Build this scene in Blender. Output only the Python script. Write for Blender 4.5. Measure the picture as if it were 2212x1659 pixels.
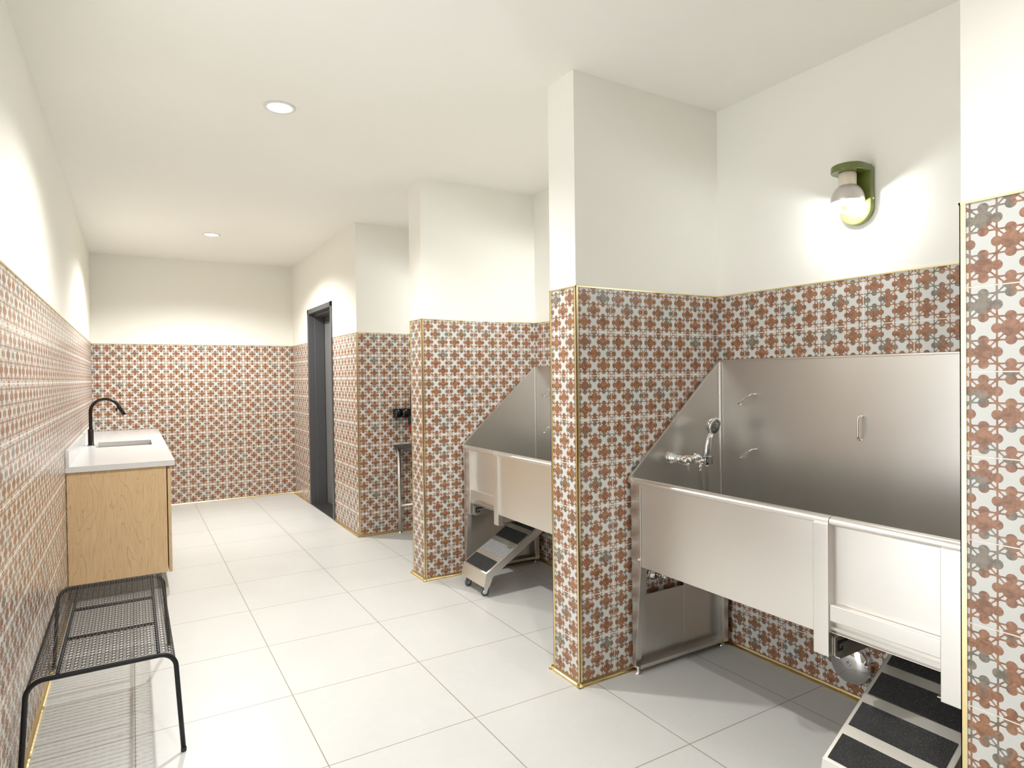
import bpy, bmesh, math, random
from mathutils import Vector, Matrix
random.seed(7)
for o in list(bpy.data.objects): bpy.data.objects.remove(o, do_unlink=True)
SC = bpy.context.scene; C = SC.collection
PI = math.pi; R = math.radians

# ---------------------------------------------------------------- camera
CAM = Vector((.3655, 0, 1.4051))
ya, pi_, ro = R(31.0636), R(-.7569), R(-.7465)
fw = Vector((math.sin(ya)*math.cos(pi_), math.cos(ya)*math.cos(pi_), math.sin(pi_)))
rt = Vector((math.cos(ya), -math.sin(ya), 0)); up = rt.cross(fw)
r2 = rt*math.cos(ro)+up*math.sin(ro); u2 = up*math.cos(ro)-rt*math.sin(ro)
cd = bpy.data.cameras.new('camera'); cam = bpy.data.objects.new('camera', cd); C.objects.link(cam)
cam.matrix_world = Matrix(((r2.x, u2.x, -fw.x, CAM.x), (r2.y, u2.y, -fw.y, CAM.y), (r2.z, u2.z, -fw.z, CAM.z), (0, 0, 0, 1)))
cd.sensor_width = 36; cd.lens = 1361.84/2212*36; cd.clip_start = .05
SC.camera = cam
# ---------------------------------------------------------------- world, exposure
w = bpy.data.worlds.new('world'); SC.world = w; w.use_nodes = True
w.node_tree.nodes['Background'].inputs[0].default_value = (.96, .985, 1, 1)
w.node_tree.nodes['Background'].inputs[1].default_value = 2.9
vs = SC.view_settings; vs.view_transform = 'Standard'; vs.look = 'None'; vs.gamma = 1; vs.exposure = 0.3
try: vs.use_curve_mapping = False
except Exception: pass
DOWN_W, GLOBE_W = (95, 150, 240), 3.6
DOWN_COL, GLOBE_COL = (1, .985, .945), (.93, .97, 1)

# ---------------------------------------------------------------- dimensions
H = 2.765; WZ = 1.8
XE = 2.072; XR = 3.0; XD = 2.06
YN = -1.8; YB = 8.018
P0 = (.53, .74); P1 = (2.27, 2.472); P2 = (4.02, 4.23); Y3 = 5.445

# ---------------------------------------------------------------- node helpers
class NT:
    def __init__(s, name):
        s.m = bpy.data.materials.new(name); s.m.use_nodes = True
        s.t = s.m.node_tree; s.n = s.t.nodes; s.l = s.t.links
        s.b = s.n['Principled BSDF']
    def put(s, sock, v):
        if isinstance(v, (int, float)): sock.default_value = v
        elif isinstance(v, tuple): sock.default_value = v if len(v) == len(sock.default_value) else (*v, 1)
        else: s.l.new(v, sock)
    def math(s, op, a, b=0, c=0):
        n = s.n.new('ShaderNodeMath'); n.operation = op
        s.put(n.inputs[0], a); s.put(n.inputs[1], b); s.put(n.inputs[2], c); return n.outputs[0]
    def mix(s, f, a, b):
        n = s.n.new('ShaderNodeMix'); n.data_type = 'RGBA'
        s.put(n.inputs[0], f); s.put(n.inputs[6], a); s.put(n.inputs[7], b); return n.outputs[2]
    def smooth(s, v, lo, hi, a=0., b=1.):
        n = s.n.new('ShaderNodeMapRange'); n.interpolation_type = 'SMOOTHSTEP'
        s.put(n.inputs[0], v); n.inputs[1].default_value = lo; n.inputs[2].default_value = hi
        n.inputs[3].default_value = a; n.inputs[4].default_value = b; return n.outputs[0]
    def noise(s, vec, scale, detail=3, rough=.5, dist=0):
        n = s.n.new('ShaderNodeTexNoise'); n.inputs['Scale'].default_value = scale
        n.inputs['Detail'].default_value = detail; n.inputs['Roughness'].default_value = rough
        n.inputs['Distortion'].default_value = dist
        if vec is not None: s.l.new(vec, n.inputs['Vector'])
        return n.outputs[0]
    def coord(s, k='Object'):
        return s.n.new('ShaderNodeTexCoord').outputs[k]
    def mapping(s, vec, scale=(1, 1, 1), loc=(0, 0, 0), rot=(0, 0, 0)):
        n = s.n.new('ShaderNodeMapping'); s.l.new(vec, n.inputs[0])
        n.inputs['Scale'].default_value = scale; n.inputs['Location'].default_value = loc; n.inputs['Rotation'].default_value = rot
        return n.outputs[0]
    def sep(s, vec):
        n = s.n.new('ShaderNodeSeparateXYZ'); s.l.new(vec, n.inputs[0]); return n.outputs
    def comb(s, x, y, z=0):
        n = s.n.new('ShaderNodeCombineXYZ'); s.put(n.inputs[0], x); s.put(n.inputs[1], y); s.put(n.inputs[2], z); return n.outputs[0]
    def bump(s, h, strength=.2, dist=.001):
        n = s.n.new('ShaderNodeBump'); n.inputs['Strength'].default_value = strength; n.inputs['Distance'].default_value = dist
        s.l.new(h, n.inputs['Height']); s.l.new(n.outputs[0], s.b.inputs['Normal'])
    def set(s, **k):
        names = dict(col='Base Color', rough='Roughness', metal='Metallic', spec='Specular IOR Level', trans='Transmission Weight',
                     ior='IOR', coat='Coat Weight', coat_rough='Coat Roughness', emit='Emission Color', estr='Emission Strength', alpha='Alpha', aniso='Anisotropic')
        for a, v in k.items(): s.put(s.b.inputs[names[a]], v)
        return s.m

def plain(name, col, rough=.5, metal=0, nscale=0, namp=.06, **k):
    t = NT(name)
    c = t.coord(); n = t.noise(c, nscale or 40, 3)
    dark = tuple(x*(1-namp) for x in col); lite = tuple(min(1, x*(1+namp)) for x in col)
    t.set(col=t.mix(n, dark, lite), rough=rough, metal=metal, **k)
    return t.m

M = {}
# painted plaster
t = NT('wall_paint'); c = t.coord(); n = t.noise(c, 9, 4); 
t.set(col=t.mix(n, (.92, .905, .835), (.935, .92, .855)), rough=.75); t.bump(t.noise(c, 180, 2), .05, .0005); M['paint'] = t.m
t = NT('ceiling_paint'); c = t.coord(); n = t.noise(c, 5, 4)
t.set(col=t.mix(n, (.93, .915, .85), (.945, .93, .87)), rough=.85); M['ceil'] = t.m
# patterned wall tile (UV counted in tiles of 20 cm)
t = NT('patterned_tile'); uv = t.coord('UV'); x, y, _ = t.sep(uv)
a = t.math('FRACT', x); b = t.math('FRACT', y)
ea = t.math('MINIMUM', a, t.math('SUBTRACT', 1., a)); eb = t.math('MINIMUM', b, t.math('SUBTRACT', 1., b))
edge = t.math('MINIMUM', ea, eb); grout = t.smooth(edge, .0058, .0088, 1., 0.)
def cell(v):
    s_ = t.math('ADD', t.math('DIVIDE', t.math('SUBTRACT', v, .5), .272), .5)
    i = t.math('FLOOR', s_); return i, t.math('ABSOLUTE', t.math('SUBTRACT', t.math('SUBTRACT', s_, i), .5))
ia, P = cell(a); ib, Q = cell(b)
par = t.math('ABSOLUTE', t.math('MODULO', t.math('ADD', t.math('ADD', ia, ib), 10), 2.)); flower = t.math('LESS_THAN', par, .5)
def ln(p, q): return t.math('SQRT', t.math('ADD', t.math('MULTIPLY', p, p), t.math('MULTIPLY', q, q)))
s0, s1 = -.008, .008
line = t.smooth(t.math('SUBTRACT', t.math('MAXIMUM', P, Q), .462), s0, s1)
lobe = t.smooth(t.math('SUBTRACT', t.math('MINIMUM', ln(t.math('SUBTRACT', P, .5), Q), ln(P, t.math('SUBTRACT', Q, .5))), .215), s0, s1, 1., 0.)
body = t.smooth(t.math('SUBTRACT', ln(P, Q), .375), s0, s1, 1., 0.)
diag = t.smooth(t.math('ABSOLUTE', t.math('SUBTRACT', P, Q)), .038, .056, 1., 0.)
node = t.smooth(t.math('ADD', P, Q), .815, .845)
ncorner = t.smooth(t.math('ADD', P, Q), .87, .90)
fl = t.math('MAXIMUM', t.math('MAXIMUM', body, diag), node)
fl = t.math('ADD', t.math('MULTIPLY', fl, flower), t.math('MULTIPLY', ncorner, t.math('SUBTRACT', 1., flower)))
brown = t.math('MAXIMUM', t.math('MAXIMUM', line, lobe), fl)
nz = t.n.new('ShaderNodeTexWhiteNoise'); nz.noise_dimensions = '2D'
t.l.new(t.comb(t.math('FLOOR', x), t.math('FLOOR', y)), nz.inputs['Vector'])
off = t.math('MULTIPLY', t.math('FLOOR', t.math('MULTIPLY', nz.outputs[0], 5.)), 7.3)
v = t.comb(t.math('ADD', a, off), b, off)
g1 = t.smooth(t.noise(v, 2.3, 2, .45), .515, .62)
g2 = t.smooth(t.noise(v, 9, 7, .75, .6), .34, .66)
g3 = t.smooth(t.noise(v, 6.5, 7, .8, 2.2), .56, .70)
rust = t.mix(g2, (.20, .090, .044), (.40, .195, .108))
rust = t.mix(t.math('MULTIPLY', g3, .55), rust, (.55, .31, .18))
grey = t.mix(g2, (.13, .125, .10), (.25, .24, .195))
ink = t.mix(t.math('MULTIPLY', g1, .85), rust, grey)
white = t.mix(t.noise(v, 4, 3), (.61, .615, .585), (.68, .685, .655))
col = t.mix(grout, t.mix(brown, white, ink), (.88, .80, .70))
t.set(col=col, rough=t.math('ADD', t.math('MULTIPLY', grout, .4), .27), spec=.5)
t.bump(t.smooth(edge, .003, .012), .25, .0012); M['tile'] = t.m
# floor tile
t = NT('floor_tile'); g = t.n.new('ShaderNodeNewGeometry').outputs['Position']; x, y, _ = t.sep(g)
fx = t.math('FRACT', t.math('DIVIDE', t.math('SUBTRACT', x, .951-6), .6)); fy = t.math('FRACT', t.math('DIVIDE', t.math('SUBTRACT', y, 1.693-6), .6))
ed = t.math('MINIMUM', t.math('MINIMUM', fx, t.math('SUBTRACT', 1., fx)), t.math('MINIMUM', fy, t.math('SUBTRACT', 1., fy)))
gr = t.smooth(ed, .0024, .0042, 1., 0.)
n1 = t.noise(g, 1.6, 5, .6, 1.2); n2 = t.noise(g, 3.5, 8, .75, 2.5)
vein = t.smooth(t.math('ABSOLUTE', t.math('SUBTRACT', n2, .5)), 0, .012, 1., 0.)
base = t.mix(n1, (.62, .62, .605), (.68, .685, .67))
base = t.mix(t.math('MULTIPLY', vein, t.math('MULTIPLY', n1, .6)), base, (.80, .79, .76))
t.set(col=t.mix(gr, base, (.30, .265, .21)), rough=t.math('ADD', .30, t.math('MULTIPLY', n1, .12)), spec=.45); M['floor'] = t.m
# stainless steel
def steel(name, c0, c1, r0, r1, streak=(1, 1, 60)):
    t = NT(name); c = t.coord()
    n = t.noise(t.mapping(c, streak), 4, 4, .6); m_ = t.noise(c, 2.2, 4, .6)
    t.set(col=t.mix(t.math('ADD', t.math('MULTIPLY', n, .5), t.math('MULTIPLY', m_, .5)), c0, c1), metal=1., rough=t.math('ADD', r0, t.math('MULTIPLY', m_, r1-r0)))
    return t.m
M['steel'] = steel('brushed_stainless', (.68, .66, .62), (.75, .73, .69), .30, .36)
M['steel_h'] = steel('brushed_stainless_frame', (.80, .775, .735), (.86, .835, .795), .32, .42, (1, 1, 30))
M['chrome'] = plain('polished_chrome', (.80, .80, .80), .06, 1, 3, .03)
M['polish'] = plain('mirror_steel', (.83, .83, .84), .03, 1, 3, .02)
M['brass'] = plain('brushed_brass', (.80, .66, .36), .30, 1, 60, .08)
M['black_metal'] = plain('black_powder_coat', (.008, .008, .010), .38, 0, 200, .2, spec=.35)
M['black_rubber'] = plain('black_rubber', (.02, .02, .02), .6)
M['bronze'] = plain('dark_bronze', (.030, .024, .020), .3, .6, 60, .1)
M['door_paint'] = plain('dark_grey_door_paint', (.088, .088, .094), .45, 0, 30, .04)
M['quartz'] = None
t = NT('white_quartz'); c = t.coord(); n = t.noise(c, 300, 2, .7); t.set(col=t.mix(t.smooth(n, .66, .74), (.72, .725, .73), (.45, .45, .46)), rough=.22); M['quartz'] = t.m
t = NT('pale_oak'); c = t.coord()
n = t.noise(t.mapping(c, (9, 9, .7)), 5, 6, .65, .9); n2 = t.noise(t.mapping(c, (40, 40, 1.6)), 5, 4, .7)
w_ = t.noise(t.mapping(c, (2.6, 2.6, .5)), 2.2, 2, .5, .5)
wv = t.math('ABSOLUTE', t.math('SINE', t.math('MULTIPLY', w_, 75.)))
grain = t.smooth(wv, 0, .28, 1., 0.)
cc = t.mix(n, (.62, .425, .23), (.78, .575, .345)); cc = t.mix(t.math('MULTIPLY', t.smooth(n2, .50, .70), .50), cc, (.34, .20, .085))
cc = t.mix(t.math('MULTIPLY', grain, t.math('MULTIPLY', t.smooth(n2, .30, .55), .62)), cc, (.42, .265, .135))
t.set(col=cc, rough=.5); M['oak'] = t.m
M['oak_edge'] = plain('oak_edging', (.55, .36, .17), .5, 0, 25, .12)
M['toe'] = plain('grey_plinth', (.28, .26, .22), .5)
t = NT('grip_tape'); c = t.coord(); n = t.noise(c, 420, 2, .8); n2 = t.noise(c, 14, 3)
t.set(col=t.mix(t.smooth(n, .60, .74), t.mix(n2, (.010, .010, .010), (.035, .035, .035)), (.32, .32, .31)), rough=.8); t.bump(n, .4, .001); M['grip'] = t.m
t = NT('grip_tape_painted_sheen'); c = t.coord(); n = t.noise(c, 420, 2, .8)
t.set(col=t.mix(t.smooth(n, .35, .7), (.10, .105, .11), (.55, .56, .57)), rough=.5); M['grip_sheen'] = t.m  # light reflecting off one strip, painted in as a paler grey
M['green'] = plain('olive_green_glaze', (.135, .165, .030), .10, 0, 12, .12, coat=.6, coat_rough=.05)
M['cream'] = plain('cream_ceramic', (.74, .66, .53), .35)
M['shade'] = plain('spun_aluminium_shade', (.72, .68, .66), .38, .7)
M['wheel_grey'] = plain('grey_rubber_tread', (.10, .11, .12), .5)
M['zinc'] = plain('zinc_plate', (.62, .66, .70), .3, .9)
M['red'] = plain('red_plastic', (.45, .035, .02), .35)
M['orange'] = plain('orange_paper_band', (.75, .36, .06), .5)
M['white_pl'] = plain('white_trim_metal', (.8, .79, .76), .4)
M['tabletop'] = plain('black_laminate', (.035, .035, .038), .4)
M['seam'] = plain('dark_gap', (.03, .028, .025), .6)
def emis(name, col, s):
    t = NT(name); t.set(col=(.8, .8, .8), emit=col, estr=s, rough=.4); return t.m
M['lamp'] = emis('downlight_lens', (1, .98, .94), 14)
M['filament'] = emis('glowing_lamp_core', (.92, .97, 1), 8)
t = NT('clear_glass')
tb = t.n.new('ShaderNodeBsdfTransparent'); gb = t.n.new('ShaderNodeBsdfGlossy'); gb.inputs['Roughness'].default_value = .03
fr = t.n.new('ShaderNodeFresnel'); fr.inputs[0].default_value = 1.45; mx = t.n.new('ShaderNodeMixShader')
t.l.new(t.math('MULTIPLY', fr.outputs[0], .4), mx.inputs[0]); t.l.new(tb.outputs[0], mx.inputs[1]); t.l.new(gb.outputs[0], mx.inputs[2]); t.l.new(mx.outputs[0], t.n['Material Output'].inputs[0]); M['glass'] = t.m

# ---------------------------------------------------------------- mesh helpers
class MB:
    def __init__(s): s.bm = bmesh.new(); s.mat = 0
    def _m(s, fs):
        for f in fs: f.material_index = s.mat
        return fs
    def box(s, x0, x1, y0, y1, z0, z1):
        vs_ = [s.bm.verts.new((x, y, z)) for x in (x0, x1) for y in (y0, y1) for z in (z0, z1)]
        q = [(0, 1, 3, 2), (4, 6, 7, 5), (0, 4, 5, 1), (2, 3, 7, 6), (0, 2, 6, 4), (1, 5, 7, 3)]
        s._m([s.bm.faces.new([vs_[i] for i in f]) for f in q]); return s
    def hexa(s, pts):   # 8 points: bottom 4 ccw, top 4 ccw
        v = [s.bm.verts.new(p) for p in pts]
        s._m([s.bm.faces.new([v[i] for i in f]) for f in ((3, 2, 1, 0), (4, 5, 6, 7), (0, 1, 5, 4), (1, 2, 6, 5), (2, 3, 7, 6), (3, 0, 4, 7))]); return s
    def prism(s, pts, axis, a, b):   # polygon in the plane normal to axis, extruded from a to b
        def P_(p, k):
            return {'x': (k, p[0], p[1]), 'y': (p[0], k, p[1]), 'z': (p[0], p[1], k)}[axis]
        A = [s.bm.verts.new(P_(p, a)) for p in pts]; B = [s.bm.verts.new(P_(p, b)) for p in pts]; n = len(pts)
        fs = [s.bm.faces.new(A[::-1]), s.bm.faces.new(B)]
        for i in range(n): fs.append(s.bm.faces.new([A[i], A[(i+1) % n], B[(i+1) % n], B[i]]))
        s._m(fs); return s
    def frame(s, x0, x1, z0, z1, hx0, hx1, hz0, hz1, y0, y1):  # sheet in xz with a rectangular hole
        s.box(x0, hx0, y0, y1, z0, z1); s.box(hx1, x1, y0, y1, z0, z1)
        s.box(hx0, hx1, y0, y1, z0, hz0); s.box(hx0, hx1, y0, y1, hz1, z1); return s
    def tube(s, pts, r, n=14, cap=True):
        pts = [Vector(p) for p in pts]; rings = []; prev = None
        rr = r if isinstance(r, (list, tuple)) else [r]*len(pts)
        for i, p in enumerate(pts):
            if i == 0: d = pts[1]-p
            elif i == len(pts)-1: d = p-pts[i-1]
            else: d = (pts[i+1]-p).normalized()+(p-pts[i-1]).normalized()
            d.normalize()
            if prev is None:
                a_ = Vector((0, 0, 1)) if abs(d.z) < .9 else Vector((1, 0, 0)); u = d.cross(a_).normalized()
            else:
                u = (prev-d*prev.dot(d)); u = u.normalized() if u.length > 1e-6 else d.orthogonal().normalized()
            prev = u; v_ = d.cross(u)
            rings.append([s.bm.verts.new(p+(u*math.cos(2*PI*k/n)+v_*math.sin(2*PI*k/n))*rr[i]) for k in range(n)])
        fs = []
        for A, B in zip(rings, rings[1:]):
            for k in range(n): fs.append(s.bm.faces.new([A[k], A[(k+1) % n], B[(k+1) % n], B[k]]))
        if cap: fs += [s.bm.faces.new(rings[0][::-1]), s.bm.faces.new(rings[-1])]
        for f in fs: f.smooth = True
        s._m(fs); return s
    def lathe(s, prof, origin=(0, 0, 0), axis=(0, 0, 1), n=32):   # prof: (radius, height) list
        o_ = Vector(origin); ax = Vector(axis).normalized(); u = ax.orthogonal().normalized(); v_ = ax.cross(u); rings = []
        for r_, h in prof:
            if r_ < 1e-6: rings.append([s.bm.verts.new(o_+ax*h)])
            else: rings.append([s.bm.verts.new(o_+ax*h+(u*math.cos(2*PI*k/n)+v_*math.sin(2*PI*k/n))*r_) for k in range(n)])
        fs = []
        for A, B in zip(rings, rings[1:]):
            for k in range(n):
                if len(A) == 1 and len(B) == 1: continue
                if len(A) == 1: fs.append(s.bm.faces.new([A[0], B[(k+1) % n], B[k]]))
                elif len(B) == 1: fs.append(s.bm.faces.new([A[k], A[(k+1) % n], B[0]]))
                else: fs.append(s.bm.faces.new([A[k], A[(k+1) % n], B[(k+1) % n], B[k]]))
        for f in fs: f.smooth = True
        s._m(fs); return s
    def build(s, name, mats, parent=None, bevel=0, seg=2, smooth=False):
        bmesh.ops.recalc_face_normals(s.bm, faces=s.bm.faces)
        me = bpy.data.meshes.new(name); s.bm.to_mesh(me); s.bm.free()
        for m_ in (mats if isinstance(mats, (list, tuple)) else [mats]): me.materials.append(m_)
        o = bpy.data.objects.new(name, me); C.objects.link(o)
        if parent is not None:
            o.parent = parent; o.location = -Vector(parent['_base']) if '_base' in parent else (0, 0, 0)
        if bevel:
            b_ = o.modifiers.new('bevel', 'BEVEL'); b_.width = bevel; b_.segments = seg; b_.limit_method = 'ANGLE'; b_.angle_limit = R(40)
            for p in me.polygons: p.use_smooth = True
            wn = o.modifiers.new('normals', 'WEIGHTED_NORMAL'); wn.keep_sharp = False
        return o

ROOTS = []
def thing(name, label, cat, loc, group=None):
    o = bpy.data.objects.new(name, None); C.objects.link(o); o.location = loc; o.empty_display_size = .1
    o['_base'] = tuple(loc); o['label'] = label; o['category'] = cat
    if group: o['group'] = group
    ROOTS.append(o); return o
def tag(o, label, cat, group=None):
    o['label'] = label; o['category'] = cat
    if group: o['group'] = group
    return o
def sub(o, parent):      # make o a sub-part: its mesh shares the thing's coordinates
    o.parent = parent; o.location = (0, 0, 0); return o
def struct(o): o['kind'] = 'structure'; return o

# ---------------------------------------------------------------- room shell
def wall(name, boxes, ox=0, oy=0, shift=0):
    """boxes of plaster above a tiled wainscot; UVs count 20 cm tiles"""
    bm = bmesh.new(); uvl = bm.loops.layers.uv.new('UVMap')
    for (x0, x1, y0, y1, z0, z1) in boxes:
        zs = [z0] + ([WZ] if z0 < WZ < z1 else []) + [z1]
        for za, zb in zip(zs, zs[1:]):
            mi = 1 if zb <= WZ+1e-6 else 0
            vs_ = [bm.verts.new((x, y, z)) for x in (x0, x1) for y in (y0, y1) for z in (za, zb)]
            qs = [(0, 1, 3, 2), (4, 6, 7, 5), (0, 4, 5, 1), (2, 3, 7, 6)]
            if za == z0: qs.append((0, 2, 6, 4))
            if zb == z1: qs.append((1, 5, 7, 3))
            for q in qs:
                f = bm.faces.new([vs_[i] for i in q]); f.material_index = mi
                nx = all(abs(vs_[i].co.x-vs_[q[0]].co.x) < 1e-6 for i in q)
                for lp in f.loops:
                    c_ = lp.vert.co; lp[uvl].uv = (((c_.y-oy) if nx else (c_.x-ox))/.2+shift, c_.z/.2+shift)
    bmesh.ops.recalc_face_normals(bm, faces=bm.faces)
    me = bpy.data.meshes.new(name); bm.to_mesh(me); bm.free(); me.materials.append(M['paint']); me.materials.append(M['tile'])
    o = bpy.data.objects.new(name, me); C.objects.link(o); return struct(o)
b = MB(); b.box(-.15, XR+.15, YN-.15, YB+.15, -.12, 0); struct(b.build('floor', M['floor']))
b = MB(); b.box(-.15, XR+.15, YN-.15, YB+.15, H, H+.12); struct(b.build('ceiling', M['ceil']))
wall('wall_left', [(-.15, 0, 2.25, YB, 0, H), (-.15, 0, 1.0, 2.25, 2.45, H), (-.15, 0, YN, 1.0, 0, H)], 0, .07, 3)
wall('wall_back', [(-.15, XR+.15, YB, YB+.15, 0, H)], .0936, 0, 20)
wall('wall_right', [(XR, XR+.15, YN, YB, 0, H)], 0, 2.107, 40)
wall('wall_near', [(-.15, XR+.15, YN-.15, YN, 0, H)], 0, 0, 60)
wall('wall_partition_near', [(XE, XR, P0[0], P0[1], 0, H)], XE, P0[1], 80)
wall('wall_partition_middle', [(XE, XR, P1[0], P1[1], 0, H)], XE, P1[0], 100)
wall('wall_partition_far', [(XE, XR, P2[0], P2[1], 0, H)], XE, P2[0], 123)
D0, D1, DZ = 6.222, 7.205, 2.163
wall('wall_closet', [(XD, XR, Y3, D0, 0, H), (XD, XR, D1, YB, 0, H), (XD, XR, D0, D1, DZ, H), (2.32, XR, D0, D1, 0, DZ)], XD, Y3, 141)

b = MB()
for (a_, c_, z0_, z1_) in ((1.0, 1.05, 0, 2.45), (2.2, 2.25, 0, 2.45), (1.05, 2.2, 2.40, 2.45), (1.05, 2.2, 0, .05), (1.605, 1.645, .05, 2.40)): b.box(-.11, -.05, a_, c_, z0_, z1_)
struct(b.build('added_fill_window', M['door_paint'], None, .003))  # out-of-view opening and frame, added to let daylight fill the bay shadows

# brass trims: a strip on top of the tile, edge profiles on the corners, cove strip on the floor
def run_trim(name, segs, corners=()):
    b = MB()
    for (x0, y0, x1, y1, nx, ny) in segs:
        a0, a1 = min(x0, x0+nx*.004, x1), max(x0, x0+nx*.004, x1); b0, b1 = min(y0, y0+ny*.004, y1), max(y0, y0+ny*.004, y1)
        b.box(a0, a1, b0, b1, WZ-.001, WZ+.0045)
    for (cx, cy, sx, sy) in corners:     # corner at (cx,cy); wall lies towards (sx,sy)
        w_ = .011; e = .0025
        xs = sorted((cx-sx*e, cx+sx*w_)); ys = sorted((cy-sy*e, cy+sy*w_))
        b.box(xs[0], xs[1], *sorted((cy-sy*e, cy)), 0.002, WZ+.0045)
        b.box(*sorted((cx-sx*e, cx)), ys[0], ys[1], 0.002, WZ+.0045)
    return struct(b.build(name, M['brass']))
def run_base(name, segs, wd=.020, ht=.016):
    b = MB()
    prof = [(0, 0), (wd, 0), (wd, .003), (wd*.62, .005), (wd*.35, .009), (wd*.2, ht), (0, ht)]
    for (x0, y0, x1, y1, nx, ny) in segs:
        if nx: b.prism([(x0+nx*p, q) for p, q in prof], 'y', y0, y1)
        else:
            b.prism([(y0+ny*p, q) for p, q in prof], 'x', x0, x1)
    return struct(b.build(name, M['brass']))
def segs_part(p, e=0, far=XR):
    return [(XE-e, p[0], far, p[0], 0, -1), (XE, p[0]-e, XE, p[1]+e, -1, 0), (XE-e, p[1], far, p[1], 0, 1)]
for i, p in enumerate((P0, P1, P2)):
    run_trim('trim_%d' % (i+1), segs_part(p, .004), [(XE, p[0], 1, 1), (XE, p[1], 1, -1)])
    run_base('baseboard_%s' % ('near', 'middle', 'far')[i], segs_part(p, .02))
run_trim('trim_4', [(XD, Y3, XR, Y3, 0, -1), (XD, Y3, XD, D0, -1, 0), (XD, D1, XD, YB, -1, 0)], [(XD, Y3, 1, 1)])
run_base('baseboard_closet', [(XD-.02, Y3, XR, Y3, 0, -1), (XD, Y3, XD, D0-.002, -1, 0), (XD, D1+.002, XD, YB, -1, 0)])
run_trim('trim_5', [(0, 2.25, 0, YB, 1, 0)]); run_base('baseboard_left', [(0, 2.25, 0, 4.86, 1, 0)], .016, .02)
run_trim('trim_6', [(0, YB, XD, YB, 0, -1)]); run_base('baseboard_back', [(.6, YB, XD, YB, 0, -1)], .012, .012)
run_trim('trim_7', [(XR, YN, XR, P0[0], -1, 0), (XR, P0[1], XR, P1[0], -1, 0), (XR, P1[1], XR, P2[0], -1, 0), (XR, P2[1], XR, Y3, -1, 0)])
run_base('baseboard_right', [(XR, P0[1]+.02, XR, P1[0]-.02, -1, 0), (XR, P1[1]+.02, XR, P2[0]-.02, -1, 0), (XR, P2[1]+.02, XR, Y3-.02, -1, 0)])

# door in the closet wall: pressed steel frame, deep reveal, flush leaf
dr = bpy.data.objects.new('door_1', None); C.objects.link(dr); struct(dr)
b = MB()
fx = XD-.012
b.box(fx, XD+.16, D0, D0+.045, 0, DZ); b.box(fx, XD+.16, D1-.045, D1, 0, DZ); b.box(fx, XD+.16, D0, D1, DZ-.05, DZ)
b.box(XD+.055, XD+.16, D0+.04, D0+.062, 0, DZ-.05); b.box(XD+.055, XD+.16, D1-.062, D1-.04, 0, DZ-.05); b.box(XD+.055, XD+.16, D0+.04, D1-.04, DZ-.072, DZ-.05)
o = b.build('door_frame', M['door_paint'], None, .002); o.parent = dr
b = MB(); b.box(XD+.165, XD+.21, D0+.02, D1-.02, .012, 2.035); o = b.build('door_leaf', plain('door_leaf_paint', (.17, .17, .17), .4), None, .002); o.parent = dr
b = MB(); b.box(XD+.163, XD+.255, D0+.02, D1-.02, 2.038, 2.12); o = b.build('transom', M['door_paint']); o.parent = dr
b = MB(); b.box(XD-.01, XD+.24, D0+.045, D1-.045, 0, .011); o = b.build('threshold', M['seam'], None, .002); o.parent = dr

# ---------------------------------------------------------------- ceiling lights
DL = [(1.021, .10), (1.023, 3.312), (1.028, 6.522)]
LB = ['round recessed ceiling light behind the viewer above the near end', 'round recessed ceiling light nearer to the viewer, with the brighter glare',
      'small recessed ceiling light farther off, towards the back wall']
for k, (x, y) in enumerate(DL):
    t_ = thing('recessed_ceiling_light', LB[k], 'ceiling light', (x, y, H), 'recessed lights in the cream ceiling')
    MB().lathe([(.058, -.001), (.060, -.005), (.076, -.004), (.078, 0), (.058, 0)], (x, y, H)).build('trim_ring', M['white_pl'], t_)
    MB().lathe([(0, -.003), (.0585, -.003), (.0585, -.001), (0, -.001)], (x, y, H)).build('lens', M['lamp'], t_)
    ld = bpy.data.lights.new('downlight', 'SPOT'); ld.energy = DOWN_W[k]; ld.spot_size = R(150); ld.spot_blend = .55; ld.shadow_soft_size = .045; ld.color = DOWN_COL
    lo = bpy.data.objects.new('downlight_beam', ld); C.objects.link(lo); lo.parent = t_; lo.location = (0, 0, -.012)

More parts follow.
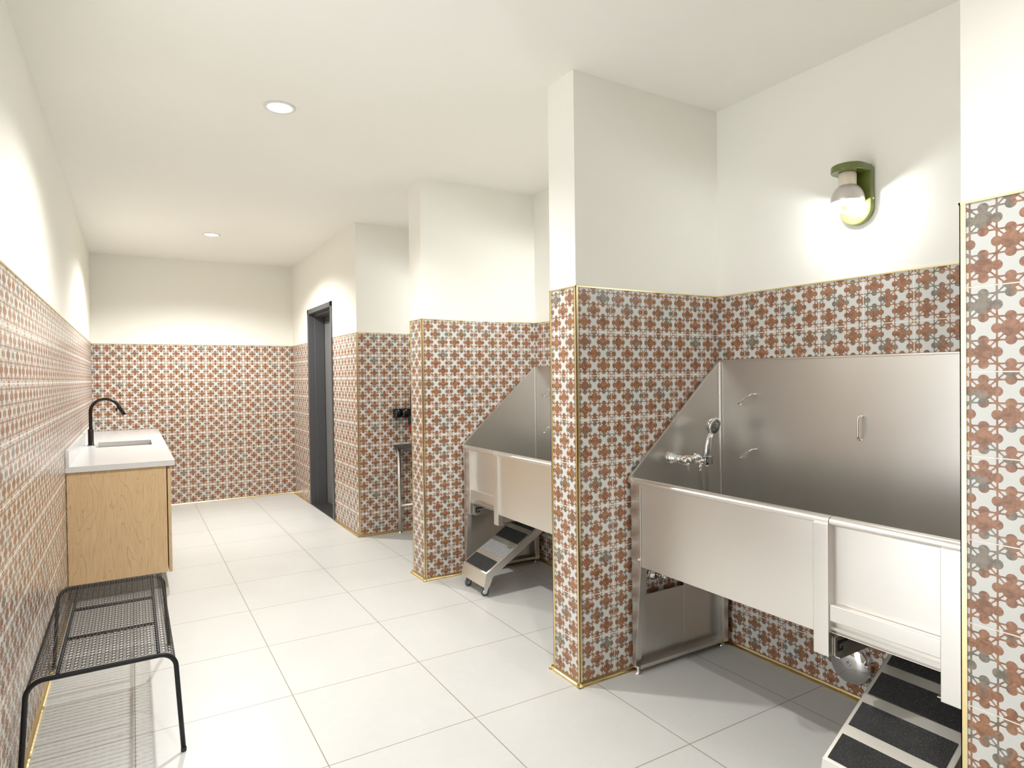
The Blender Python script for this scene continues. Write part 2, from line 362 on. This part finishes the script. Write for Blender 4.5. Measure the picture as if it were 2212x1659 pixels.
# ---------------------------------------------------------------- sconces
def sconce(y, label, power=1):
    t_ = thing('wall_sconce', label, 'wall lamp', (XR, y, 2.02), 'green wall sconces in the washing bays')
    # back plate: straight sides, round foot
    def plate(r, z0, zt, n=20): return [(y+r, zt)] + [(y+r*math.cos(a), z0+r-r*math.sin(a)) for a in [PI*i/n for i in range(n+1)]] + [(y-r, zt)]
    b = MB(); b.prism(plate(.066, 2.018, 2.25), 'x', 2.972, 3.0); b.build('back_plate', M['green'], t_, .006, 3)
    pl = b
    def D(r, n=20): return [(2.985, y-r)] + [(2.922-r*math.sin(a), y-r*math.cos(a)) for a in [PI*i/n for i in range(n+1)]] + [(2.985, y+r)]
    b = MB(); b.prism(D(.066), 'z', 2.226, 2.256); b.build('bracket', M['green'], t_, .006, 3)
    sx = 2.915
    b = MB(); b.lathe([(.012, .228), (.030, .226), (.034, .218), (.034, .165), (.026, .160), (0, .160)], (sx, y, 2.0)).build('lamp_holder', M['cream'], t_)
    pr = [(.064*math.sin(a), .106+.078*math.cos(a)) for a in [R(8)+R(82)*i/14 for i in range(15)]]
    pr2 = [(p*.965, q-.002) for p, q in pr[::-1]]
    b = MB(); b.lathe(pr+pr2, (sx, y, 2.0), n=40).build('lamp_shade', M['shade'], t_)
    g = [(.036*math.sin(a), .091-.036*math.cos(a)) for a in [PI*i/18 for i in range(16)]]
    b = MB(); b.lathe(g, (sx, y, 2.0), n=32).build('globe_bulb', M['glass'], t_)
    b = MB(); b.lathe([(0, .090), (.006, .092), (.008, .10), (.008, .135), (0, .138)], (sx, y, 2.0), n=16).build('glowing_core', M['filament'], t_)
    b = MB(); b.lathe([(0, .004), (.004, .003), (.005, 0)], (2.985, y-.066, 2.115), (0, -1, 0), n=12).build('fixing_screw', M['brass'], t_)
    ld = bpy.data.lights.new('globe', 'POINT'); ld.energy = GLOBE_W*power; ld.shadow_soft_size = .012; ld.color = GLOBE_COL
    lo = bpy.data.objects.new('globe_light', ld); C.objects.link(lo); lo.parent = t_; lo.location = (sx-XR, 0, 2.074-2.02)
    lo.visible_glossy = True
    return t_
sconce(1.522, 'olive green glazed wall sconce above the nearer steel tub')
sconce(3.25, 'green wall sconce hidden above the farther steel tub', 2.4)
sconce(4.85, 'green wall sconce hidden above the black grooming table', 2.4)

# ---------------------------------------------------------------- dog washing tubs
def tub(label, yP, yD, m0, m1, d0, d1, window, mirror_handles):
    sg = 1 if yD > yP else -1                  # direction from plain end to door end
    T = thing('dog_wash_tub', label, 'bath tub', (2.66, (yP+yD)/2, 0), 'raised steel tubs in the washing bays')
    lo, hi = min(yP, yD), max(yP, yD)
    X0, XB = 2.362, 2.984
    S = M['steel']; F = M['steel_h']
    def Y(a, b): return (min(a, b), max(a, b))
    iP = yP+sg*.004; iD = yD-sg*.004
    # back sheet and sloping side sheets
    b = MB(); b.box(XB-.006, XB, lo, hi, .53, 1.468); b.box(XB-.010, XB+.012, lo, hi, 1.464, 1.472)
    b.build('back_panel', S, T, .0015)
    prof = [(X0+.01, .53), (XB-.004, .53), (XB-.004, 1.468), (X0, .915)]
    dx, dz = (XB-.004)-X0, 1.468-.915; L_ = math.hypot(dx, dz); nx, nz = -dz/L_, dx/L_
    for e, sdir in ((yP, sg), (yD, -sg)):
        b = MB(); ya_, yb_ = Y(e, e+sdir*.005); b.prism(prof, 'y', ya_, yb_)
        # folded lip along the sloping edge, from wall to sheet
        ya2, yb2 = Y(e-sdir*.008, e+sdir*.006)
        b.prism([(X0-.004, .912), (XB-.004, 1.465), (XB-.004+nx*.008, 1.465+nz*.008), (X0-.004+nx*.008, .912+nz*.008)], 'y', ya2, yb2)
        # rounded inner corner against the back sheet
        b.tube([(XB-.010, e+sdir*.008, .56), (XB-.010, e+sdir*.008, 1.462)], .0065, 10)
        b.build('side_panel', S, T, .001)
    b = MB(); b.box(X0+.01, XB, lo+.004, hi-.004, .535, .545); b.build('basin_floor', S, T)
    # front sheet between plain end and middle post, with the folded corner strip
    mP = m1 if sg < 0 else m0                  # edge of middle post facing the plain end
    mD = m0 if sg < 0 else m1
    dP = d1 if sg < 0 else d0                  # edge of door post facing the middle post
    dD = d0 if sg < 0 else d1
    b = MB(); b.box(X0+.006, X0+.014, *Y(yP+sg*.066, mP+sg*.01), .515, .893); b.box(X0+.006, X0+.06, *Y(yP+sg*.066, mP+sg*.01), .512, .516); b.build('front_panel', M['steel_h'], T, .001)
    b = MB(); b.box(X0+.001, X0+.010, *Y(yP+sg*.002, yP+sg*.0645), .515, .893); b.build('corner_strip', S, T, .0015)
    b = MB(); b.lathe([(.0, .008), (.005, .007), (.0075, .003), (.0075, 0)], (X0+.001, yP+sg*.053, .545), (-1, 0, 0), 10).build('screw', M['chrome'], T)
    # gate between the posts, its rail, the filler strip beyond the door post
    b = MB(); b.box(X0+.026, X0+.032, *Y(mD-sg*.004, dP+sg*.004), .525, .893); b.box(X0+.008, X0+.03, *Y(mD, dP), .524, .5265)
    b.build('gate_panel', M['steel_h'], T, .001)
    b = MB(); b.box(X0-.002, X0+.024, *Y(mD, dP), .566, .622); b.build('gate_rail', F, T, .003)
    b = MB(); b.box(X0+.006, X0+.014, *Y(dD, yD), .515, .893); b.build('end_strip', S, T, .001)
    for (a, c_) in ((m0, m1), (d0, d1)):
        b = MB(); b.box(X0-.007, X0+.034, a, c_, .444, .893); b.build('post', F, T, .0025)
    # rolled rim in two lengths
    wallP = yP-sg*.018
    def rim(a, c_, nm):
        b = MB(); n = 12
        prf = [(X0+.018+.021*math.cos(PI*i/n+PI/2), .901+.0155*math.sin(PI*i/n+PI/2)) for i in range(n+1)]
        prf = [(x_, z_) for x_, z_ in prf]+[(X0+.03, .8855), (X0+.03, .9165)]
        b.prism(prf, 'y', *Y(a, c_)); o = b.build(nm, F, T, .001)
    rim(wallP, mD-sg*.002, 'rim'); rim(mD, yD, 'gate_rim')
    # side stands: tapered front strip, sheet, flanges, levelling feet
    for e, sdir, win in ((yP, sg, window), (yD, -sg, False)):
        top = .062; bot = .020
        b = MB()
        p = [(e+sdir*.003, .028), (e+sdir*bot, .028), (e+sdir*top, .515), (e+sdir*.003, .515)]
        b.prism(p, 'x', X0+.001, X0+.004)
        # rounded return along the slanting edge
        b.hexa([(X0-.001, e+sdir*bot, .028), (X0+.034, e+sdir*bot, .028), (X0+.034, e+sdir*(bot+.004), .028), (X0-.001, e+sdir*(bot+.004), .028),
                (X0-.001, e+sdir*top, .515), (X0+.034, e+sdir*top, .515), (X0+.034, e+sdir*(top+.004), .515), (X0-.001, e+sdir*(top+.004), .515)])
        if win: b.frame(X0+.003, 2.962, .03, .52, 2.436, 2.70, .353, .505, *Y(e+sdir*.003, e+sdir*.006))
        else: b.box(X0+.003, 2.962, *Y(e+sdir*.003, e+sdir*.006), .03, .52)
        b.box(X0+.01, 2.962, *Y(e+sdir*.003, e+sdir*.05), .030, .033); b.box(X0+.01, 2.962, *Y(e+sdir*.047, e+sdir*.05), .033, .048)
        b.box(2.962, 2.966, *Y(e+sdir*.003, e+sdir*.055), .03, .52); b.box(2.93, 2.966, *Y(e+sdir*.052, e+sdir*.055), .03, .52)
        st = b.build('side_stand', S, T, .001)
        for x_ in (X0+.012, 2.945):
            yy = e+sdir*.026
            b = MB(); b.lathe([(0, 0), (.017, 0), (.018, .004), (.014, .008), (.012, .014), (.0065, .015), (.0065, .034), (0, .034)], (x_, yy, 0), n=20)
            sub(b.build('levelling_foot', M['chrome'], None), st)
    # channel arms carrying the top of the ramp
    for yy, s2 in ((mD, sg), (dP, -sg)):
        b = MB(); ya_, yb_ = Y(yy+s2*.002, yy+s2*.005)
        b.prism([(X0+.022, .505), (2.66, .505), (2.66, .440), (X0+.022, .440)][::-1], 'y', ya_, yb_)
        b.box(X0+.022, 2.66, *Y(yy+s2*.002, yy+s2*.022), .440, .443)
        o = b.build('ramp_guide', F, T)
        b = MB(); ya_, yb_ = Y(yy+s2*.0052, yy+s2*.0062)
        b.prism([(X0+.034, .492), (X0+.130, .492), (X0+.130, .486), (X0+.045, .478), (X0+.045, .463), (X0+.058, .463), (X0+.058, .470), (X0+.066, .470), (X0+.066, .455), (X0+.034, .455)], 'y', ya_, yb_)
        sub(b.build('hook_slot', M['seam'], None), o)
    # wire loops on the back sheet for leads
    def loop(p0, p1, nm='lead_loop'):
        a = Vector((XB-.004, *p0)); c_ = Vector((XB-.004, *p1)); d = (c_-a).normalized(); o_ = Vector((-.032, 0, 0)); pts = [a]
        for k in range(7):
            q = PI/2*k/6; pts.append(a+o_*.55+ (o_*.45)*math.sin(q)+d*.014*(1-math.cos(q)))
        for k in range(7):
            q = PI/2*(1-k/6); pts.append(c_+o_*.55+(o_*.45)*math.sin(q)-d*.014*(1-math.cos(q)))
        pts.append(c_)
        b = MB(); b.tube(pts, .0044, 12).build(nm, M['chrome'], T)
    fy = max(yP, yD)
    loop((fy-.135, 1.248), (fy-.218, 1.300)); loop((fy-.135, .979), (fy-.218, 1.029))
    loop((fy-.745, 1.118), (fy-.745, 1.216))
    return T
tub('raised stainless steel dog wash tub in the nearer bay', 2.248, .757, 1.262, 1.318, .862, .920, True, 0)
tub('raised stainless steel dog wash tub in the farther bay', 2.492, 4.000, 3.497, 3.552, 3.888, 3.945, False, 0)

# ---------------------------------------------------------------- ramps on casters
def ramp(label, ya_, yb_, sheen_idx, place):
    T = thing('pull_out_ramp', label, 'ramp', (2.45, (ya_+yb_)/2, 0), 'ramps tucked under the tubs')
    f = lambda x: .155+.615*(x-2.26)
    xe = 2.705; th = .0575
    # folded side cheeks
    for y0, nm in ((ya_, 'side_cheek'), (yb_-.003, 'side_cheek')):
        b = MB(); b.prism([(2.262, f(2.262)), (2.242, .072), (2.284, .072), (2.306, f(2.306)-th), (xe, f(xe)-th), (xe, f(xe))], 'y', y0, y0+.003); b.build(nm, M['steel_h'], T, .001)
    b = MB(); n = len('x')
    b.prism([(2.258, f(2.258)), (xe, f(xe)), (xe, f(xe)-.004), (2.262, f(2.262)-.004)], 'y', ya_, yb_)
    b.build('deck', M['steel_h'], T, .001)
    b = MB(); b.hexa([(2.242, ya_, .072), (2.245, ya_, .072), (2.245, yb_, .072), (2.242, yb_, .072), (2.259, ya_, .155), (2.262, ya_, .155), (2.262, yb_, .155), (2.259, yb_, .155)])
    b.box(2.242, 2.286, ya_, yb_, .070, .0735); b.build('front_plate', M['steel_h'], T, .001)
    for k in range(4):
        x1 = 2.351+.1165*k; x0 = x1-.0835; b = MB(); h = .0022
        y0, y1 = ya_+.018, yb_-.014
        b.hexa([(x0, y0, f(x0)), (x1, y0, f(x1)), (x1, y1, f(x1)), (x0, y1, f(x0)), (x0-.001, y0, f(x0)+h), (x1-.001, y0, f(x1)+h), (x1-.001, y1, f(x1)+h), (x0-.001, y1, f(x0)+h)])
        o = b.build('grip_strip', M['grip_sheen'] if k == sheen_idx else M['grip'], T)
        if k == sheen_idx: o['label'] = 'pale grip strip with reflected light painted in'
    # rear hanger with rollers in the guide arms
    b = MB(); b.tube([(xe-.012, ya_-.0, f(xe)-.03), (xe-.012, yb_, f(xe)-.03)], .006, 12).build('hanger_bar', M['chrome'], T)
    for yy, tilt in ((ya_+.045, .3), (yb_-.04, -.35)):
        cx, cy, r_ = 2.272, yy, .027
        ax = Vector((math.sin(tilt), math.cos(tilt), 0)); fwd = Vector((math.cos(tilt), -math.sin(tilt), 0))
        c0 = Vector((cx, cy, r_))
        b = MB()
        b.lathe([(0, .010), (.006, .010), (.006, .008), (.014, .008), (.0165, .0065), (.0165, -.0065), (.014, -.008), (.006, -.008), (.006, -.010), (0, -.010)], c0, ax, 24)
        wh = b.build('wheel', M['zinc'], T)
        b = MB(); b.lathe([(.0166, .0085), (.024, .0095), (r_, .006), (r_, -.006), (.024, -.0095), (.0166, -.0085)], c0, ax, 28)
        sub(b.build('tyre', M['wheel_grey'], None), wh)
        b = MB()
        for s_ in (-1, 1):
            o1 = ax*(.0125*s_); q = ax*(.0012)
            pts = [c0+o1+fwd*(-.006)+Vector((0, 0, -.008)), c0+o1+fwd*.006+Vector((0, 0, -.008)), c0+o1+fwd*.006-fwd*.004+Vector((0, 0, .034))+fwd*.022, c0+o1+Vector((0, 0, .034))+fwd*(-.008)]
            b.hexa([p-q for p in (pts[0], pts[1])]+[p+q for p in (pts[1], pts[0])]+[pts[3]-q, pts[2]-q, pts[2]+q, pts[3]+q])
        tc = c0+Vector((0, 0, .034))+fwd*.006
        b.lathe([(0, 0), (.017, 0), (.017, .005), (.008, .007), (.008, .012), (0, .012)], tc, (0, 0, 1), 20)
        b.build('caster_fork', M['zinc'], T)
    return T
ramp('steel ramp with black grip strips under the nearer tub', .905, 1.226, -1, 0)
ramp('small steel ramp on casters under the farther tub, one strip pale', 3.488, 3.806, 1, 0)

# ---------------------------------------------------------------- shower in the nearer tub
def shower():
    T = thing('shower_mixer_valve', 'chrome shower mixer on the left side sheet of the nearer tub', 'tap', (2.62, 2.243, .99))
    yb = 2.185; z0 = .992
    b = MB(); b.lathe([(0, 0), (.027, 0), (.027, .010), (.023, .018), (.018, .022), (.018, .055), (0, .055)], (2.622, 2.243, z0), (0, -1, 0), 28).build('wall_flange', M['chrome'], T)
    b = MB(); b.tube([(2.606, yb, z0), (2.66, yb, z0-.001), (2.72, yb-.004, z0-.005)], [.0165, .0155, .0165], 20).build('valve_body', M['chrome'], T)
    b = MB(); b.tube([(2.652, yb, z0-.0005), (2.676, yb-.001, z0-.002)], .0175, 20).build('paper_band', M['orange'], T)
    b = MB(); b.lathe([(.019, 0), (.021, .003), (.0205, .040), (.016, .046), (0, .046)], (2.622, yb-.012, z0-.004), (0, -1, 0), 24)
    h = b.build('knob', M['chrome'], T)
    b = MB(); b.hexa([(2.616, yb-.055, z0-.045), (2.628, yb-.055, z0-.047), (2.628, yb-.049, z0-.047), (2.616, yb-.049, z0-.045), (2.610, yb-.052, z0-.014), (2.634, yb-.052, z0-.014), (2.634, yb-.046, z0-.014), (2.610, yb-.046, z0-.014)])
    sub(b.build('lever', M['chrome'], None, .002), h)
    b = MB(); b.tube([(2.708, yb-.002, z0+.004), (2.722, yb-.012, z0-.002), (2.732, yb-.024, z0-.012)], [.021, .0235, .021], 22)
    b.lathe([(0, -.019), (.010, -.016), (.0175, -.008), (.019, 0), (.0175, .008), (.010, .016), (0, .019)], (2.733, yb-.026, z0-.018), (0, 0, 1), 24)
    b.tube([(2.729, yb-.028, z0-.03), (2.729, yb-.028, z0-.058)], [.009, .0075], 16); b.build('outlet_elbow', M['chrome'], T)
    b = MB(); b.tube([(2.735, yb-.026, z0-.016), (2.757, yb-.034, z0-.016)], .011, 16)
    b.box(2.752, 2.786, yb-.055, yb-.044, z0-.034, z0+.008); b.box(2.752, 2.759, yb-.055, yb-.026, z0-.034, z0+.008); b.box(2.779, 2.786, yb-.055, yb-.026, z0-.034, z0+.008)
    b.build('handset_holder', M['chrome'], T, .002)
    # handset
    S = thing('hand_shower', 'chrome hand shower resting in its holder, hose hanging down', 'shower head', (2.769, yb-.036, .96))
    hx, hy = 2.769, yb-.036
    b = MB(); b.tube([(hx, hy, .952), (hx-.001, hy, .975), (hx-.004, hy-.002, 1.01), (hx, hy-.004, 1.05), (hx+.008, hy-.006, 1.085), (hx+.018, hy-.010, 1.108)], [.010, .011, .0155, .0165, .012, .012], 20).build('handle', M['chrome'], S)
    ax = Vector((.12, -.96, -.22)).normalized(); c0 = Vector((hx+.040, hy-.004, 1.146))
    b = MB(); b.lathe([(0, -.026), (.022, -.025), (.032, -.020), (.038, -.008), (.042, .006), (.042, .013), (.038, .015), (.037, .014), (0, .014)], c0, ax, 36); hd = b.build('head', M['chrome'], S)
    b = MB(); b.lathe([(0, .0145), (.036, .0145), (.036, .0155), (0, .0155)], c0, ax, 32)
    fc = b.build('spray_face', plain('grey_spray_face', (.30, .30, .29), .35, .7), None); sub(fc, hd)
    b = MB(); u = ax.orthogonal().normalized(); v_ = ax.cross(u)
    for rr, n_ in ((.031, 24), (.025, 18), (.012, 7)):
        for k in range(n_):
            a = 2*PI*k/n_; p = c0+ax*.0155+(u*math.cos(a)+v_*math.sin(a))*rr
            b.lathe([(.0020, 0), (.0015, .0018), (0, .0018)], p, ax, 6)
    sub(b.build('nozzles', M['black_rubber'], None), hd)
    # ribbed hose: down from the elbow, loop in the basin, up to the handset
    pts = []
    A = Vector((2.729, yb-.028, z0-.056)); Bp = Vector((hx, hy, .955))
    n_ = 150; low = .60
    for k in range(n_+1):
        s_ = k/n_
        if s_ < .42: q = s_/.42; p = A.lerp(Vector((A.x+.004, A.y-.01, low+.05)), q)
        elif s_ < .58:
            q = (s_-.42)/.16*PI; cx = (A.x+.004+Bp.x)/2; rr = (Bp.x-A.x-.004)/2; p = Vector((cx-rr*math.cos(q), A.y-.012, low+.05-.04*math.sin(q)))
        else: q = (s_-.58)/.42; p = Vector((Bp.x, A.y-.012, low+.05)).lerp(Bp, q)
        pts.append(p)
    b = MB(); b.tube(pts, [(.0088 if k % 2 else .0070) for k in range(n_+1)], 10).build('hose', M['chrome'], S)
shower()
# stop valve behind the cut-out of the nearer tub
T = thing('stop_valve', 'chrome stop valve on the tiles behind the nearer tub cut-out', 'valve', (2.52, 2.27, .43))
b = MB(); b.lathe([(0, 0), (.034, 0), (.033, .005), (.022, .016), (.010, .020), (.010, .0205)], (2.52, 2.269, .437), (0, -1, 0), 28).build('escutcheon', M['chrome'], T)
b = MB(); b.tube([(2.52, 2.25, .437), (2.52, 2.205, .437)], .010, 16); b.tube([(2.52, 2.207, .432), (2.52, 2.207, .470)], .011, 16); b.tube([(2.52, 2.205, .437), (2.56, 2.205, .437)], [.013, .012], 16)
b.build('valve_body', M['chrome'], T)
b = MB(); b.lathe([(0, 0), (.016, .001), (.019, .006), (.016, .012), (0, .013)], (2.558, 2.205, .437), (1, 0, 0), 16).build('knob', M['chrome'], T)
# round clean-out cover on the wall under the nearer tub
T = thing('drain_cleanout_cover', 'round mirror-polished cover plate low on the tiles under the nearer tub', 'cover plate', (3.0, 1.553, .162))
b = MB(); b.lathe([(.075, 0), (.082, .002), (.084, .038), (.082, .042), (.02, .043), (.0115, .043)], (2.999, 1.553, .160), (-1, 0, 0), 64).build('cover', M['polish'], T)
b = MB(); b.lathe([(.0115, .0432), (.010, .036), (.0065, .036), (.006, .040), (0, .041)], (2.999, 1.553, .160), (-1, 0, 0), 24).build('screw', M['zinc'], T)

# ---------------------------------------------------------------- sink unit on the left
T = thing('sink_cabinet', 'pale oak sink cabinet against the left wall beyond the bench', 'cabinet', (.28, 6.4, 0))
b = MB(); b.box(.003, .55, 4.79, 4.81, .125, .834); b.box(.003, .55, 4.81, 8.0, .125, .145); b.box(.003, .012, 4.81, 8.0, .145, .834); b.box(.003, .55, 7.98, 8.0, .145, .834)
b.build('carcass', M['oak'], T, .0008)
b = MB()
b.box(.49, .545, 4.81, 8.0, .77, .834); b.build('front_rail', M['seam'], T)
for k in range(5):
    y0 = 4.79+.642*k
    b = MB(); b.box(.556, .576, y0+.0015, y0+.6405, .122, .815); b.build('cabinet_door', M['oak_edge'] if False else M['oak'], T, .001)
b = MB(); b.box(.003, .515, 4.875, 8.0, 0, .124); b.build('plinth', M['toe'], T)
# worktop with the sink cut-out
W = thing('worktop', 'white speckled quartz worktop on the oak sink cabinet', 'worktop', (.3, 6.4, .835))
zt = .871; zb = .8355
sx0, sx1, sy0, sy1 = .104, .50, 6.055, 6.545
b = MB(); b.box(.001, sx0, 4.775, 8.016, zb, zt); b.box(sx1, .60, 4.775, 8.016, zb, zt); b.box(sx0, sx1, 4.775, sy0, zb, zt); b.box(sx0, sx1, sy1, 8.016, zb, zt)
b.build('slab', M['quartz'], W)
b = MB(); b.box(.001, .020, 4.777, 6.195, zt+.0003, zt+.104); b.box(.001, .020, 6.197, 8.016, zt+.0003, zt+.104); b.build('upstand', M['quartz'], W, .0008)
K = W
b = MB(); e = .004; zf = .66
for (a0, a1, c0_, c1_) in ((sx0-.01, sx1+.01, sy0-.012, sy0-.004), (sx0-.01, sx1+.01, sy1+.004, sy1+.012), (sx0-.012, sx0-.004, sy0-.004, sy1+.004), (sx1+.004, sx1+.012, sy0-.004, sy1+.004)):
    b.box(a0, a1, c0_, c1_, zf, zb-.0005)
b.box(sx0-.012, sx1+.012, sy0-.012, sy1+.012, zf-.008, zf); bowl = b.build('undermount_sink', M['steel'], K); bowl['label'] = 'brushed steel sink bowl'
b = MB(); b.lathe([(0, .001), (.035, .001), (.043, .004), (.044, 0)], (.3, 6.3, zf), n=24); sub(b.build('waste', M['chrome'], None), bowl)
Fz = thing('kitchen_faucet', 'dark bronze gooseneck faucet with pull-down spray at the white worktop', 'tap', (.063, 6.3, zt))
b = MB(); b.lathe([(0, .0005), (.026, .0005), (.026, .004), (.0205, .006), (.0205, .132), (.019, .134), (0, .134)], (.063, 6.3, zt), n=32).build('base', M['bronze'], Fz)
pts = [(.063, 6.3, 1.0), (.063, 6.3, 1.05), (.063, 6.3, 1.10), (.063, 6.3, 1.148)]
for k in range(1, 20):
    a = PI*k/22; pts.append((.063+.1045*(1-math.cos(a)), 6.3, 1.148+.105*math.sin(a)))
b = MB(); b.tube(pts, .0128, 20).build('spout', M['bronze'], Fz)
p1 = Vector(pts[-1]); d = (Vector(pts[-1])-Vector(pts[-2])).normalized()
b = MB(); b.tube([p1-d*.002, p1+d*.004, p1+d*.012, p1+d*.06, p1+d*.088], [.0128, .0145, .0155, .0150, .0165], 22)
sp = b.build('spray_head', M['bronze'], Fz)
b = MB(); b.box(p1.x-.020, p1.x-.008, 6.292, 6.308, p1.z-.045, p1.z-.015); sub(b.build('spray_button', M['black_metal'], None, .002), sp)
b = MB(); b.tube([(.063, 6.318, .985), (.066, 6.335, .987), (.074, 6.345, 1.03)], [.009, .008, .004], 14).build('lever', M['bronze'], Fz)

# ---------------------------------------------------------------- mesh bench
def bench():
    T = thing('wire_mesh_bench', 'low black metal mesh bench standing by the left wall', 'bench', (.262, 3.21, 0))
    zt_ = .392; xa, xb_ = .034, .488; y0, y1 = 2.687, 3.79; r = .050; drop = .018
    def prof(s):      # arc-length along the cross section, 0 = left lower edge
        Lq = PI*r/2; wtop = xb_-xa-2*r
        if s < drop: return (xa, zt_-r-drop+s)
        s -= drop
        if s < Lq: a = s/r; return (xa+r-r*math.cos(a), zt_-r+r*math.sin(a))
        s -= Lq
        if s < wtop: return (xa+r+s, zt_)
        s -= wtop
        if s < Lq: a = s/r; return (xb_-r+r*math.sin(a), zt_-r+r*math.cos(a))
        s -= Lq
        return (xb_, zt_-r-s)
    L = 2*drop+PI*r+(xb_-xa-2*r)
    px, py = .0232, .0272
    nc = round(L/px); px = L/nc; nr = round((y1-y0)/py); py = (y1-y0)/nr
    bm = bmesh.new(); cache = {}
    def V(s, y):
        k = (round(s*1e5), round(y*1e5))
        if k not in cache:
            x, z = prof(min(max(s, 0), L)); cache[k] = bm.verts.new((x, y, z))
        return cache[k]
    def holecell(s0, s1, ya_, yb_, hole):
        cs = [(s0, ya_), (s1, ya_), (s1, yb_), (s0, yb_)]
        n = len(hole)   # hole of 4 points matching corners in order
        for i in range(4):
            j = (i+1) % 4
            q = [V(*cs[i]), V(*cs[j]), V(*hole[j]), V(*hole[i])]
            if len(set(q)) == 4:
                try: bm.faces.new(q)
                except ValueError: pass
    wd = px*.50      # diamond column width
    for i in range(nc):
        s0 = i*px; s1 = s0+wd; s2 = s0+px
        for j in range(nr):
            ya_ = y0+j*py; yb_ = ya_+py; ym = (ya_+yb_)/2; h = py/2
            # stout diamond hole split in four corner-anchored quads
            cx, cy = (s0+s1)/2, ym
            holecell(s0, s1, ya_, yb_, [(cx-wd*.26, ya_+h*.09), (s1-.0004, cy-h*.30), (cx+wd*.26, yb_-h*.09), (s0+.0004, cy+h*.30)])
            for (a, b_) in ((ya_, ym), (ym, yb_)):
                g = (b_-a)*.13
                holecell(s1, s2, a, b_, [(s1+.0010, a+g), (s2-.0010, a+g), (s2-.0010, b_-g), (s1+.0010, b_-g)])
    me = bpy.data.meshes.new('seat_mesh'); bm.to_mesh(me); bm.free(); me.materials.append(M['black_metal'])
    o = bpy.data.objects.new('mesh_seat', me); C.objects.link(o); o.parent = T; o.location = -Vector(T['_base'])
    sm = o.modifiers.new('solid', 'SOLIDIFY'); sm.thickness = .0012; sm.offset = 0
    # end hoops: leg, bend, cross bar, bend, leg
    for y, dy, nm in ((y0, -.006, 'end_hoop'), (y1, .006, 'end_hoop')):
        pts = [(.013, y+dy, .004)]
        zc = zt_-.012; rr = .055; xL, xR_ = .034, .489
        pts.append((.013+(xL-.013)*.5, y+dy*.5, (zc-rr)*.5))
        for k in range(9):
            a = PI/2*k/8; pts.append((xL+rr*(1-math.cos(a)), y, zc-rr+rr*math.sin(a)))
        for k in range(9):
            a = PI/2*k/8; pts.append((xR_-rr*(1-math.sin(a)), y, zc-rr+rr*math.cos(a)))
        pts.append((xR_+.0095, y+dy*.5, (zc-rr)*.5)); pts.append((.508, y+dy, .004))
        b = MB(); b.tube(pts, .0088, 14); h = b.build(nm, M['black_metal'], T)
        for x_ in (.013, .508):
            b = MB(); b.lathe([(0, 0), (.0092, 0), (.0098, .003), (.0098, .014), (.0088, .016)], (x_, y+dy, 0), n=14); sub(b.build('foot_cap', M['black_rubber'], None), h)
    for x_ in (.122, .432):
        b = MB(); b.tube([(x_, y0+.03, zt_-.014), (x_, y1-.03, zt_-.014)], .0065, 10).build('side_rail', M['black_metal'], T)
    for y_ in (3.06, 3.43):
        b = MB(); b.tube([(.122, y_, zt_-.014), (.432, y_, zt_-.014)], .0065, 10).build('cross_bar', M['black_metal'], T)
bench()

# ---------------------------------------------------------------- grooming table and holder in the third bay
T = thing('grooming_table', 'black-topped table on steel tube legs in the farthest bay', 'table', (2.67, 4.95, 0))
b = MB(); b.box(2.372, 2.985, 4.55, 5.415, .772, .797); b.build('tabletop', M['tabletop'], T, .004)
for x_ in (2.407, 2.945):
    for y_ in (5.374, 4.60):
        b = MB(); b.tube([(x_, y_, .02), (x_, y_, .772)], .0165, 20); lg = b.build('leg', M['steel_h'], T)
        b = MB(); b.lathe([(0, 0), (.021, 0), (.022, .006), (.014, .012), (.012, .03)], (x_, y_, 0), n=20); sub(b.build('levelling_foot', M['chrome'], None), lg)
for y_ in (5.374, 4.60):
    b = MB(); b.tube([(2.407, y_, .249), (2.945, y_, .249)], .0125, 16).build('stretcher', M['steel_h'], T)
b = MB(); b.tube([(2.676, 4.60, .249), (2.676, 5.374, .249)], .0125, 16).build('stretcher', M['steel_h'], T)
T = thing('tool_caddy', 'glossy black tool holder on the tiles above the grooming table', 'tool holder', (2.5, 5.44, 1.08))
bk = plain('glossy_black_plastic', (.008, .008, .009), .15)
for cx in (2.400, 2.474):
    b = MB(); b.lathe([(.034, .0), (.036, .0), (.036, .078), (.034, .078), (.034, 0)], (cx, 5.392, 1.043), n=28).build('holder_ring', bk, T)
b = MB(); b.box(2.39, 2.60, 5.428, 5.443, 1.045, 1.118); b.box(2.548, 2.62, 5.425, 5.443, .93, 1.27); b.build('wall_mount', bk, T, .002)
b = MB(); b.box(2.505, 2.535, 5.375, 5.40, .968, 1.045); b.build('cord_clip', plain('charcoal_plastic', (.03, .03, .032), .4), T, .003)
o = MB().lathe([(0, 0), (.020, .002), (.026, .02), (.025, .06), (.018, .088), (0, .09)], (2.541, 5.375, .892), n=20).build('grooming_clipper', M['red'])
tag(o, 'red handheld grooming tool hanging beside the black holder', 'clipper')

for o in ROOTS:
    if '_base' in o: del o['_base']
